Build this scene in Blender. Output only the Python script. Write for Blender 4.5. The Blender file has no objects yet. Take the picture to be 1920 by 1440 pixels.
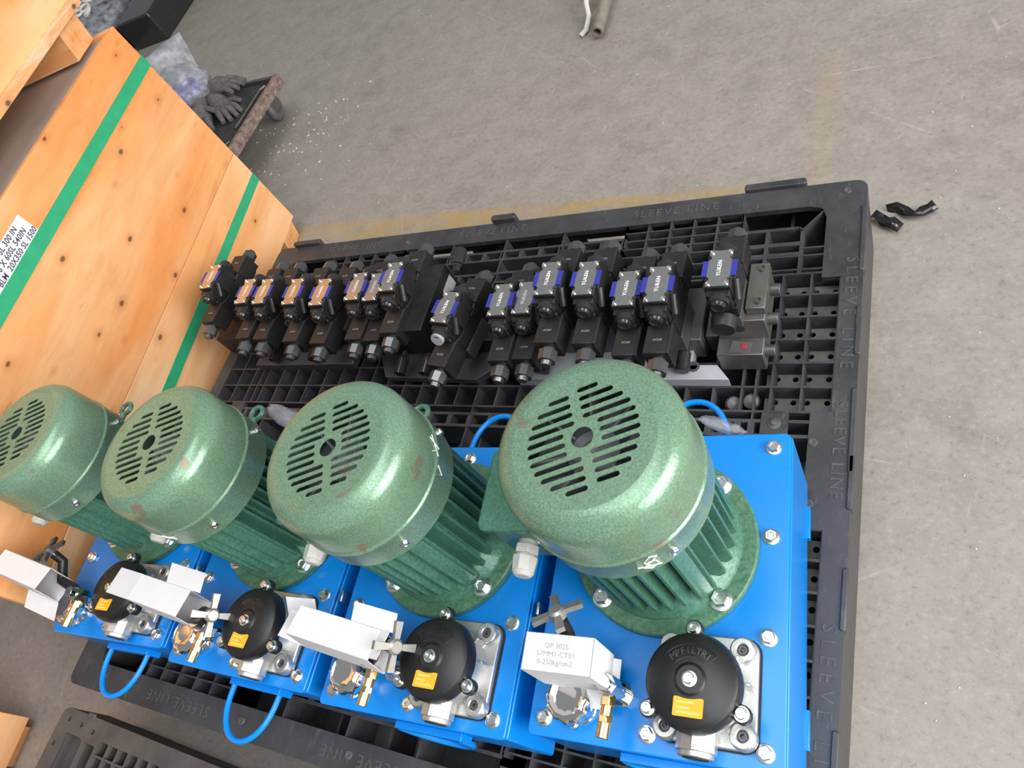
import bpy, bmesh, math, random
from mathutils import Vector, Matrix
random.seed(7)
PI = math.pi
scene = bpy.context.scene
COL = scene.collection
ZP = 0.185                       # pallet deck height above the floor

# ------------------------------------------------------------------ camera
cam_d = bpy.data.cameras.new('camera')
cam = bpy.data.objects.new('camera', cam_d)
COL.objects.link(cam)
cam_d.sensor_width = 36.0
cam_d.lens = 1405.1 / 1920 * 36.0
cam_d.clip_start = 0.02
Rw = [Vector((0.8712, 0.2502, -0.4224)), Vector((0.0015, -0.8617, -0.5074)), Vector((-0.4910, 0.4414, -0.7511))]
rx = Rw[0].normalized()
fw = (Rw[2] - rx * Rw[2].dot(rx)).normalized()
up = rx.cross(fw)
M = Matrix(((rx.x, up.x, -fw.x), (rx.y, up.y, -fw.y), (rx.z, up.z, -fw.z)))
cam.matrix_world = Matrix.Translation((0.5387, -0.4769, 1.1484 + ZP)) @ M.to_4x4()
scene.camera = cam

# ------------------------------------------------------------------ light
world = bpy.data.worlds.new('warehouse_daylight')
scene.world = world
world.use_nodes = True
bg = world.node_tree.nodes['Background']
bg.inputs[0].default_value = (0.93, 0.97, 1.0, 1)
bg.inputs[1].default_value = 0.30
def area(name, loc, target, sx, sy, power, color):
    l = bpy.data.lights.new(name, 'AREA'); l.shape = 'RECTANGLE'; l.size = sx; l.size_y = sy
    l.energy = power; l.color = color
    o = bpy.data.objects.new(name, l); COL.objects.link(o); o.location = loc
    o.rotation_euler = (Vector(target) - Vector(loc)).to_track_quat('-Z', 'Y').to_euler()
    return o
area('loading_door_daylight', (5.0, -1.2, 2.7), (0, 0.1, 0.4), 4.6, 3.6, 600, (1.0, 0.98, 0.95))
area('roof_skylight', (1.2, -0.6, 6.0), (0.2, 0.2, 0), 3.0, 6.0, 300, (0.96, 0.99, 1.0))
vs = scene.view_settings
vs.view_transform = 'Standard'; vs.look = 'None'; vs.exposure = -0.12; vs.gamma = 1.0; vs.use_curve_mapping = False

# ------------------------------------------------------------------ materials
def nodes(name):
    m = bpy.data.materials.new(name); m.use_nodes = True
    nt = m.node_tree; b = nt.nodes['Principled BSDF']
    return m, nt, b
def mixc(nt, fac, a, b):
    n = nt.nodes.new('ShaderNodeMix'); n.data_type = 'RGBA'
    if hasattr(fac, 'links'): nt.links.new(fac, n.inputs[0])
    else: n.inputs[0].default_value = fac
    for i, v in ((6, a), (7, b)):
        if hasattr(v, 'links'): nt.links.new(v, n.inputs[i])
        else: n.inputs[i].default_value = (*v[:3], 1)
    return n.outputs[2]
def noise(nt, scale, detail=4, rough=.55, coord='Object', stretch=None, w=None):
    tc = nt.nodes.new('ShaderNodeTexCoord'); src = tc.outputs[coord]
    if stretch:
        mp = nt.nodes.new('ShaderNodeMapping'); mp.inputs['Scale'].default_value = stretch
        nt.links.new(src, mp.inputs[0]); src = mp.outputs[0]
    n = nt.nodes.new('ShaderNodeTexNoise'); n.inputs['Scale'].default_value = scale
    n.inputs['Detail'].default_value = detail; n.inputs['Roughness'].default_value = rough
    nt.links.new(src, n.inputs['Vector'])
    return n.outputs['Fac']
def ramp(nt, fac, p0, p1, c0=0.0, c1=1.0):
    n = nt.nodes.new('ShaderNodeMapRange'); n.inputs[1].default_value = p0; n.inputs[2].default_value = p1
    n.inputs[3].default_value = c0; n.inputs[4].default_value = c1
    nt.links.new(fac, n.inputs[0]); return n.outputs[0]
def bump(nt, b, fac, strength, dist=.002):
    n = nt.nodes.new('ShaderNodeBump'); n.inputs['Strength'].default_value = strength
    n.inputs['Distance'].default_value = dist
    nt.links.new(fac, n.inputs['Height']); nt.links.new(n.outputs[0], b.inputs['Normal'])
def plain(name, col, rough=.5, metal=0.0, var=.12, vscale=18, bmp=0, bscale=120, spec=.5, coat=0):
    m, nt, b = nodes(name)
    f = noise(nt, vscale, 4)
    c0 = tuple(max(0, v * (1 - var)) for v in col); c1 = tuple(min(1, v * (1 + var)) for v in col)
    nt.links.new(mixc(nt, ramp(nt, f, .3, .7), c0, c1), b.inputs['Base Color'])
    b.inputs['Roughness'].default_value = rough; b.inputs['Metallic'].default_value = metal
    b.inputs['Specular IOR Level'].default_value = spec
    if coat: b.inputs['Coat Weight'].default_value = coat; b.inputs['Coat Roughness'].default_value = .15
    if bmp: bump(nt, b, noise(nt, bscale, 3), bmp)
    return m
MT = {}
MT['blue'] = plain('blue_paint', (.002, .225, .72), .26, 0, .06, 6, .04, 220)
MT['black'] = plain('black_rubbery_paint', (.012, .012, .013), .38, 0, .2, 30, .05, 300)
MT['gloss_black'] = plain('glossy_black_plastic', (.026, .026, .028), .13, 0, .1, 30)
MT['nut_black'] = plain('shiny_dark_nut', (.13, .13, .135), .2, .65, .1, 30)
MT['coil_black'] = plain('coil_black_plastic', (.018, .017, .017), .42, 0, .2, 40, .05, 400)
MT['cast_black'] = plain('black_cast_iron', (.022, .021, .021), .5, .3, .25, 40, .1, 300)
MT['zinc'] = plain('zinc_bolt', (.74, .75, .74), .24, 1, .12, 90)
MT['alu'] = plain('cast_aluminium', (.56, .56, .55), .38, .85, .1, 40, .12, 500)
MT['chrome'] = plain('chrome', (.86, .85, .83), .07, 1, .03, 20)
MT['brass'] = plain('brass', (.78, .56, .25), .22, 1, .1, 60)
MT['steel'] = plain('steel_block', (.20, .19, .17), .42, .75, .15, 20, .05, 200)
MT['darksteel'] = plain('phosphated_steel', (.12, .12, .125), .45, .6, .18, 25)
MT['silver'] = plain('grey_sheet', (.42, .43, .46), .5, .2, .08, 20)
MT['plate'] = plain('nameplate_metal', (.72, .72, .70), .26, 1, .08, 80)
MT['bluelabel'] = plain('blue_label', (.035, .04, .30), .3, 0, .05, 30)
MT['white'] = plain('white_print', (.85, .85, .84), .6, 0, .03, 30)
MT['card'] = plain('white_cardboard', (.70, .69, .71), .75, 0, .03, 20)
MT['cardin'] = plain('brown_cardboard', (.48, .29, .16), .8, 0, .1, 40)
MT['orange'] = plain('orange_label', (.90, .42, .02), .45, 0, .05, 40)
MT['paleorange'] = plain('pale_orange_print', (.92, .58, .16), .45, 0, .05, 40)
MT['ink'] = plain('dark_ink', (.05, .05, .09), .6, 0, .1, 40)
MT['greyprint'] = plain('grey_print', (.35, .35, .36), .6, 0, .1, 40)
MT['gland'] = plain('grey_nylon', (.50, .50, .47), .45, 0, .06, 40)
MT['greyplastic'] = plain('grey_fan_plastic', (.16, .17, .18), .5, 0, .1, 40)
MT['chalk'] = plain('white_chalk', (.75, .80, .75), .8, 0, .1, 80)
MT['strap'] = plain('green_strap', (.03, .36, .17), .4, 0, .08, 30, .04, 600)
MT['knob'] = plain('dull_cast_knob', (.40, .39, .375), .42, .7, .12, 60, .05, 300)
MT['red'] = plain('red_print', (.45, .03, .03), .5, 0, .1, 40)
MT['gasket'] = plain('gasket', (.015, .015, .015), .7)
MT['interior'] = plain('dark_interior', (.02, .03, .025), .7)
MT['glove'] = plain('grey_knit', (.115, .10, .105), .95, 0, .3, 60, .4, 300)
MT['rubber'] = plain('grey_rubber', (.12, .12, .125), .5, 0, .15, 40)
MT['wet_pipe'] = plain('weathered_pipe', (.27, .25, .20), .45, .4, .2, 30)
MT['palepaint'] = plain('pale_painted_rod', (.62, .61, .56), .5, 0, .12, 50)
MT['tape'] = plain('black_tape', (.016, .016, .017), .14, 0, .1, 40, .3, 120)
MT['scrap'] = plain('pale_chip', (.60, .585, .55), .8, 0, .1, 40)
MT['foil'] = plain('foil_sticker', (.75, .74, .72), .2, .9, .1, 60)
def mat_green():
    m, nt, b = nodes('green_hammer_paint')
    oi = nt.nodes.new('ShaderNodeObjectInfo')
    f = noise(nt, 420, 2); big = noise(nt, 9, 4)
    tc = nt.nodes.new('ShaderNodeTexCoord'); ad = nt.nodes.new('ShaderNodeVectorMath'); ad.operation = 'ADD'
    sc = nt.nodes.new('ShaderNodeMath'); sc.operation = 'MULTIPLY'; sc.inputs[1].default_value = 37.0
    nt.links.new(oi.outputs['Random'], sc.inputs[0])
    nt.links.new(tc.outputs['Object'], ad.inputs[0]); nt.links.new(sc.outputs[0], ad.inputs[1])
    rn = nt.nodes.new('ShaderNodeTexNoise'); rn.inputs['Scale'].default_value = 19; rn.inputs['Detail'].default_value = 4
    nt.links.new(ad.outputs[0], rn.inputs['Vector']); rust = rn.outputs['Fac']
    c = mixc(nt, ramp(nt, f, .35, .65), (.120, .232, .152), (.212, .345, .240))
    c = mixc(nt, ramp(nt, big, .4, .7, 0, .35), c, (.19, .27, .17))
    c = mixc(nt, ramp(nt, rust, .655, .72, 0, .6), c, (.22, .11, .07))
    nt.links.new(c, b.inputs['Base Color'])
    b.inputs['Roughness'].default_value = .29; b.inputs['Metallic'].default_value = .3
    bump(nt, b, noise(nt, 260, 2), .10)
    return m
MT['green'] = mat_green()
def mat_greencast():
    m, nt, b = nodes('green_cast_paint')
    f = noise(nt, 200, 3); wear = noise(nt, 30, 5, .65)
    c = mixc(nt, ramp(nt, f, .3, .7), (.045, .150, .098), (.095, .235, .165))
    c = mixc(nt, ramp(nt, wear, .70, .78, 0, .5), c, (.16, .22, .17))
    nt.links.new(c, b.inputs['Base Color'])
    b.inputs['Roughness'].default_value = .3; b.inputs['Metallic'].default_value = .1
    bump(nt, b, noise(nt, 170, 3), .25)
    return m
MT['greencast'] = mat_greencast()
def mat_flange():
    m, nt, b = nodes('green_flange_paint')
    f = noise(nt, 160, 3)
    c = mixc(nt, ramp(nt, f, .3, .7), (.045, .135, .075), (.100, .225, .140))
    nt.links.new(c, b.inputs['Base Color']); b.inputs['Roughness'].default_value = .4
    bump(nt, b, noise(nt, 170, 3), .35)
    return m
MT['flange'] = mat_flange()
def mat_pallet():
    m, nt, b = nodes('black_pallet_plastic')
    f = noise(nt, 9, 6, .65); s = noise(nt, 60, 5, .7, stretch=(1, .25, 1))
    c = mixc(nt, ramp(nt, f, .3, .7), (.026, .026, .029), (.058, .058, .064))
    c = mixc(nt, ramp(nt, s, .58, .74, 0, .5), c, (.135, .132, .135))
    nt.links.new(c, b.inputs['Base Color'])
    nt.links.new(ramp(nt, f, .3, .7, .38, .55), b.inputs['Roughness'])
    bump(nt, b, noise(nt, 90, 4), .12)
    return m
MT['pallet'] = mat_pallet()
MT['pallet_dusty'] = plain('dusty_pallet_plastic', (.075, .067, .061), .6, 0, .25, 14, .1, 120)
MT['pallet_letter'] = plain('worn_pallet_lettering', (.070, .070, .074), .55, 0, .4, 60)
MT['runner'] = plain('pallet_runner_plastic', (.13, .127, .12), .6, 0, .2, 20)
def mat_wood(name, base, dark, axis=(1, .12, 1), seed=0.0):
    m, nt, b = nodes(name)
    tc = nt.nodes.new('ShaderNodeTexCoord')
    mp = nt.nodes.new('ShaderNodeMapping'); mp.inputs['Scale'].default_value = axis
    mp.inputs['Location'].default_value = (seed, seed * 1.7, seed * .6)
    nt.links.new(tc.outputs['Object'], mp.inputs[0])
    def nz(scale, detail=5, r=.6, dist=0):
        n = nt.nodes.new('ShaderNodeTexNoise'); n.inputs['Scale'].default_value = scale
        n.inputs['Detail'].default_value = detail; n.inputs['Roughness'].default_value = r
        n.inputs['Distortion'].default_value = dist
        nt.links.new(mp.outputs[0], n.inputs['Vector']); return n.outputs['Fac']
    g = nz(26, 6, .65, .6); big = nz(5, 3, .5, 1.0); kn = nz(15, 2, .4)
    c = mixc(nt, ramp(nt, big, .40, .60), tuple(min(.92, v * k) for v, k in zip(base, (1.04, 1.10, 1.22))), tuple(v * k for v, k in zip(base, (1.0, .76, .56))))
    c = mixc(nt, ramp(nt, g, .42, .72, 0, .42), c, dark)
    c = mixc(nt, ramp(nt, kn, .64, .76, 0, .5), c, tuple(v * k for v, k in zip(base, (.62, .42, .32))))
    st = nz(60, 3, .5)
    c = mixc(nt, ramp(nt, st, .70, .78, 0, .55), c, (.20, .08, .03))
    vo = nt.nodes.new('ShaderNodeTexVoronoi'); vo.voronoi_dimensions = '2D'; vo.inputs['Scale'].default_value = 9.5
    mp2 = nt.nodes.new('ShaderNodeMapping'); mp2.inputs['Scale'].default_value = (1, .62, 1); mp2.inputs['Location'].default_value = (seed, seed + .3, .2)
    nt.links.new(tc.outputs['Object'], mp2.inputs[0]); sp = nt.nodes.new('ShaderNodeSeparateXYZ'); cb = nt.nodes.new('ShaderNodeCombineXYZ'); nt.links.new(mp2.outputs[0], sp.inputs[0])
    nt.links.new(sp.outputs[1], cb.inputs[0]); nt.links.new(sp.outputs[2], cb.inputs[1]); nt.links.new(cb.outputs[0], vo.inputs['Vector'])
    pk = nt.nodes.new('ShaderNodeSeparateColor'); nt.links.new(vo.outputs['Color'], pk.inputs[0])
    dd = nt.nodes.new('ShaderNodeMath'); dd.operation = 'ADD'      # only some cells carry a knot, of varying size
    nt.links.new(vo.outputs['Distance'], dd.inputs[0]); nt.links.new(ramp(nt, pk.outputs[0], .35, .75, -.012, .09), dd.inputs[1])
    c = mixc(nt, ramp(nt, dd.outputs[0], .17, .03, 0, .40), c, tuple(v * k for v, k in zip(base, (.55, .36, .25))))
    c = mixc(nt, ramp(nt, dd.outputs[0], .050, .022, 0, .8), c, (.085, .032, .012))
    nt.links.new(c, b.inputs['Base Color'])
    b.inputs['Roughness'].default_value = .55
    bump(nt, b, g, .12)
    return m
MT['ply'] = mat_wood('plywood_face', (.80, .405, .165), (.52, .20, .065), (1, .22, 1))
MT['ply2'] = mat_wood('plywood_pale', (.84, .50, .25), (.60, .28, .11), (1, .16, 1), 3.3)
MT['plyedge'] = mat_wood('plywood_edge', (.80, .50, .28), (.35, .17, .08), (1, 1, 9), 1.1)
MT['pine'] = mat_wood('pine_skid', (.86, .46, .19), (.5, .22, .08), (.3, 2.5, 2.5), 5.2)
MT['membrane'] = plain('crate_lid_membrane', (.50, .44, .39), .6, 0, .1, 8)
def mat_rust():
    m, nt, b = nodes('rusty_painted_steel')
    f = noise(nt, 45, 6, .7)
    c = mixc(nt, ramp(nt, f, .36, .66), (.27, .215, .185), (.105, .048, .035))
    nt.links.new(c, b.inputs['Base Color']); b.inputs['Roughness'].default_value = .7
    bump(nt, b, f, .4)
    return m
MT['rust'] = mat_rust()
def mat_film():
    m, nt, b = nodes('clear_plastic_film')
    b.inputs['Base Color'].default_value = (.55, .57, .62, 1)
    b.inputs['Roughness'].default_value = .12
    tr = nt.nodes.new('ShaderNodeBsdfTransparent'); tr.inputs[0].default_value = (.9, .9, .92, 1)
    mx = nt.nodes.new('ShaderNodeMixShader')
    f = noise(nt, 22, 4, .6)
    nt.links.new(ramp(nt, f, .35, .7, .12, .55), mx.inputs[0])
    nt.links.new(tr.outputs[0], mx.inputs[1]); nt.links.new(b.outputs[0], mx.inputs[2])
    nt.links.new(mx.outputs[0], nt.nodes['Material Output'].inputs[0])
    bump(nt, b, noise(nt, 60, 4), .6)
    return m
MT['film'] = mat_film()
def mat_floor():
    m, nt, b = nodes('worn_concrete')
    big = noise(nt, 1.5, 5, .6); mid = noise(nt, 13, 7, .72); fine = noise(nt, 75, 6, .75); grain = noise(nt, 330, 3, .6)
    patch = noise(nt, 5, 6, .7, stretch=(.8, 1.3, 1)); hue = noise(nt, 3.1, 4, .6, stretch=(1.2, .8, 1))
    c = mixc(nt, ramp(nt, big, .3, .7), (.238, .212, .184), (.290, .262, .228))
    c = mixc(nt, ramp(nt, hue, .42, .68, 0, .45), c, (.262, .236, .222))
    c = mixc(nt, ramp(nt, mid, .38, .66, 0, .65), c, (.345, .312, .272))
    c = mixc(nt, ramp(nt, patch, .56, .72, 0, .55), c, (.165, .148, .130))
    c = mixc(nt, ramp(nt, fine, .54, .72, 0, .60), c, (.42, .385, .338))
    c = mixc(nt, ramp(nt, fine, .46, .30, 0, .65), c, (.135, .120, .104))
    c = mixc(nt, ramp(nt, grain, .62, .74, 0, .35), c, (.50, .46, .41))
    c = mixc(nt, ramp(nt, grain, .38, .28, 0, .40), c, (.11, .098, .085))
    tcs = nt.nodes.new('ShaderNodeTexCoord'); mps = nt.nodes.new('ShaderNodeMapping')
    mps.inputs['Scale'].default_value = (1, 1.9, 1); mps.inputs['Rotation'].default_value = (0, 0, .35)
    nt.links.new(tcs.outputs['Object'], mps.inputs[0])
    for sc, th, k in ((1.7, .0045, .5), (5.3, .006, .35)):
        vo = nt.nodes.new('ShaderNodeTexVoronoi'); vo.feature = 'DISTANCE_TO_EDGE'; vo.inputs['Scale'].default_value = sc
        nt.links.new(mps.outputs[0], vo.inputs['Vector'])
        n = nt.nodes.new('ShaderNodeMath'); n.operation = 'MULTIPLY'
        nt.links.new(ramp(nt, vo.outputs['Distance'], th, th * .3), n.inputs[0])
        nt.links.new(ramp(nt, noise(nt, 6 + sc, 5, .7), .50, .64, 0, k), n.inputs[1])
        c = mixc(nt, n.outputs[0], c, (.50, .455, .40))
    # painted yellow lines, worn: a long one along X and a short one along Y
    tc = nt.nodes.new('ShaderNodeTexCoord'); sx = nt.nodes.new('ShaderNodeSeparateXYZ')
    nt.links.new(tc.outputs['Object'], sx.inputs[0])
    def mth(op, a, bb):
        n = nt.nodes.new('ShaderNodeMath'); n.operation = op
        for i, v in enumerate((a, bb)):
            if hasattr(v, 'links'): nt.links.new(v, n.inputs[i])
            else: n.inputs[i].default_value = v
        return n.outputs[0]
    def band(val, lo, hi, soft):
        a = ramp(nt, val, lo - soft, lo + soft); bb = ramp(nt, val, hi - soft, hi + soft, 1, 0)
        return mth('MULTIPLY', a, bb)
    yy = mth('ADD', sx.outputs[1], mth('MULTIPLY', sx.outputs[0], .048))
    l1 = mth('MULTIPLY', band(yy, .785, .862, .007), ramp(nt, sx.outputs[0], .27, .31, 1, 0))
    l2 = mth('MULTIPLY', band(sx.outputs[0], .283, .335, .012), band(sx.outputs[1], .85, 1.25, .03))
    w1 = ramp(nt, noise(nt, 11, 6, .72, stretch=(.5, 1.4, 1)), .40, .62, .10, .72)
    l1 = mth('MULTIPLY', l1, w1)
    l2 = mth('MULTIPLY', mth('MULTIPLY', l2, w1), .42)
    c = mixc(nt, mth('MAXIMUM', l1, l2), c, (.40, .262, .075))
    nt.links.new(c, b.inputs['Base Color'])
    nt.links.new(ramp(nt, mid, .3, .7, .42, .62), b.inputs['Roughness'])
    bump(nt, b, fine, .10)
    return m
MT['floor'] = mat_floor()

# ------------------------------------------------------------------ mesh helpers
class MB:
    def __init__(s): s.v = []; s.f = []; s.mi = []
    def add(s, vs, fs, T=None, mi=0):
        o = len(s.v)
        for p in vs:
            p = Vector(p)
            s.v.append(tuple(T @ p) if T else tuple(p))
        for f in fs: s.f.append(tuple(i + o for i in f)); s.mi.append(mi)
        return s
    def box(s, x0, x1, y0, y1, z0, z1, T=None, mi=0):
        vs = [(x0, y0, z0), (x1, y0, z0), (x1, y1, z0), (x0, y1, z0), (x0, y0, z1), (x1, y0, z1), (x1, y1, z1), (x0, y1, z1)]
        return s.add(vs, [(0, 3, 2, 1), (4, 5, 6, 7), (0, 1, 5, 4), (1, 2, 6, 5), (2, 3, 7, 6), (3, 0, 4, 7)], T, mi)
    def prism(s, poly, z0, z1, T=None, mi=0):
        n = len(poly)
        vs = [(x, y, z0) for x, y in poly] + [(x, y, z1) for x, y in poly]
        fs = [tuple(range(n - 1, -1, -1)), tuple(range(n, 2 * n))]
        fs += [(i, (i + 1) % n, n + (i + 1) % n, n + i) for i in range(n)]
        return s.add(vs, fs, T, mi)
    def lathe(s, prof, n=32, T=None, cap0=True, cap1=True, mi=0, a0=0.0):
        vs = []; fs = []; m = len(prof)
        for (r, z) in prof:
            for k in range(n):
                a = a0 + 2 * PI * k / n
                vs.append((r * math.cos(a), r * math.sin(a), z))
        for j in range(m - 1):
            for k in range(n):
                fs.append((j * n + k, j * n + (k + 1) % n, (j + 1) * n + (k + 1) % n, (j + 1) * n + k))
        if cap0: fs.append(tuple(range(n - 1, -1, -1)))
        if cap1: fs.append(tuple((m - 1) * n + k for k in range(n)))
        return s.add(vs, fs, T, mi)
    def cyl(s, p0, p1, r0, r1=None, n=16, a0=0.0, mi=0):
        p0 = Vector(p0); p1 = Vector(p1); d = p1 - p0
        T = Matrix.Translation(p0) @ d.to_track_quat('Z', 'Y').to_matrix().to_4x4()
        r1 = r0 if r1 is None else r1
        return s.lathe([(r0, 0), (r1, d.length)], n, T, mi=mi, a0=a0)
    def tube(s, pts, r, n=10, closed=False, mi=0):
        pts = [Vector(p) for p in pts]; m = len(pts); vs = []; fs = []
        prev = None
        for i, p in enumerate(pts):
            if closed: t = pts[(i + 1) % m] - pts[i - 1]
            else: t = pts[min(i + 1, m - 1)] - pts[max(i - 1, 0)]
            t.normalize()
            if prev is None:
                a = Vector((0, 0, 1)) if abs(t.z) < .9 else Vector((1, 0, 0))
                u = t.cross(a).normalized()
            else: u = (prev - t * prev.dot(t)).normalized()
            prev = u; w = t.cross(u)
            rr = r[i] if isinstance(r, (list, tuple)) else r
            for k in range(n):
                a = 2 * PI * k / n
                vs.append(p + (u * math.cos(a) + w * math.sin(a)) * rr)
        for i in range(m if closed else m - 1):
            j = (i + 1) % m
            for k in range(n):
                fs.append((i * n + k, i * n + (k + 1) % n, j * n + (k + 1) % n, j * n + k))
        if not closed:
            fs.append(tuple(range(n - 1, -1, -1))); fs.append(tuple((m - 1) * n + k for k in range(n)))
        return s.add(vs, fs, None, mi)
    def mesh(s, name, mats, smooth=35):
        me = bpy.data.meshes.new(name)
        me.from_pydata(s.v, [], s.f)
        for m in (mats if isinstance(mats, (list, tuple)) else [mats]): me.materials.append(MT[m])
        for p, i in zip(me.polygons, s.mi): p.material_index = i
        bm = bmesh.new(); bm.from_mesh(me); bmesh.ops.recalc_face_normals(bm, faces=bm.faces[:]); bm.to_mesh(me); bm.free()
        if smooth:
            me.shade_smooth(); me.set_sharp_from_angle(angle=math.radians(smooth))
        return me
    def build(s, name, mats, parent=None, bevel=0, smooth=35, loc=None):
        o = link(name, s.mesh(name, mats, smooth), parent)
        if loc: o.location = loc
        if bevel: bev(o, bevel)
        return o
def bev(o, w, seg=2):
    md = o.modifiers.new('bevel', 'BEVEL'); md.width = w; md.segments = seg; md.limit_method = 'ANGLE'
    md.angle_limit = math.radians(40); md.harden_normals = False
def link(name, me, parent=None, loc=None, rot=None):
    o = bpy.data.objects.new(name, me); COL.objects.link(o)
    if parent: o.parent = parent
    if loc: o.location = loc
    if rot: o.rotation_euler = rot
    return o
def empty(name, loc, rz=0.0):
    o = bpy.data.objects.new(name, None); COL.objects.link(o); o.location = loc; o.rotation_euler = (0, 0, rz)
    o.empty_display_size = .05
    return o
def tag(o, label=None, cat=None, group=None, kind=None):
    if label: o['label'] = label
    if cat: o['category'] = cat
    if group: o['group'] = group
    if kind: o['kind'] = kind
    return o
def copy_tree(o, parent=None):
    c = o.copy(); COL.objects.link(c); c.parent = parent
    for ch in o.children: copy_tree(ch, c)
    return c
def rounded(x0, x1, y0, y1, r, n=5):
    out = []
    for cx, cy, a in ((x1 - r, y1 - r, 0), (x0 + r, y1 - r, 90), (x0 + r, y0 + r, 180), (x1 - r, y0 + r, 270)):
        for k in range(n + 1):
            t = math.radians(a + 90 * k / n); out.append((cx + r * math.cos(t), cy + r * math.sin(t)))
    return out
def circle(cx, cy, r, n=24, a0=0):
    return [(cx + r * math.cos(a0 + 2 * PI * k / n), cy + r * math.sin(a0 + 2 * PI * k / n)) for k in range(n)]
def holed(name, loops, depth, mat):
    """a flat plate of given thickness, first loop the outline, the others cut out (built from a filled 2D curve)"""
    cu = bpy.data.curves.new(name, 'CURVE'); cu.dimensions = '2D'; cu.fill_mode = 'BOTH'; cu.extrude = depth / 2
    for lp in loops:
        sp = cu.splines.new('POLY'); sp.points.add(len(lp) - 1); sp.use_cyclic_u = True
        for p, (x, y) in zip(sp.points, lp): p.co = (x, y, 0, 1)
    ob = bpy.data.objects.new(name, cu); COL.objects.link(ob)
    me = bpy.data.meshes.new_from_object(ob)
    bpy.data.objects.remove(ob); bpy.data.curves.remove(cu)
    me.name = name; me.materials.clear(); me.materials.append(MT[mat])
    return me
def text_mesh(txt, size, depth, mat, spacing=1.0, shear=0, off=0.0):
    cu = bpy.data.curves.new('lettering', 'FONT'); cu.body = txt; cu.size = size; cu.extrude = depth
    cu.align_x = 'CENTER'; cu.align_y = 'CENTER'; cu.space_character = spacing; cu.shear = shear; cu.resolution_u = 2; cu.offset = off
    ob = bpy.data.objects.new('lettering', cu); COL.objects.link(ob)
    me = bpy.data.meshes.new_from_object(ob)
    bpy.data.objects.remove(ob); bpy.data.curves.remove(cu)
    me.name = 'lettering'; me.materials.clear(); me.materials.append(MT[mat])
    return me
RZ = lambda a: Matrix.Rotation(a, 4, 'Z')
TR = lambda x, y, z=0: Matrix.Translation((x, y, z))

# ------------------------------------------------------------------ floor
fl = MB().add([(-9, -3, 0), (4, -3, 0), (4, 7, 0), (-9, 7, 0)], [(0, 1, 2, 3)]).build('floor', 'floor', smooth=0)
tag(fl, 'worn grey concrete warehouse floor with faded yellow lines', kind='structure')

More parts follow.
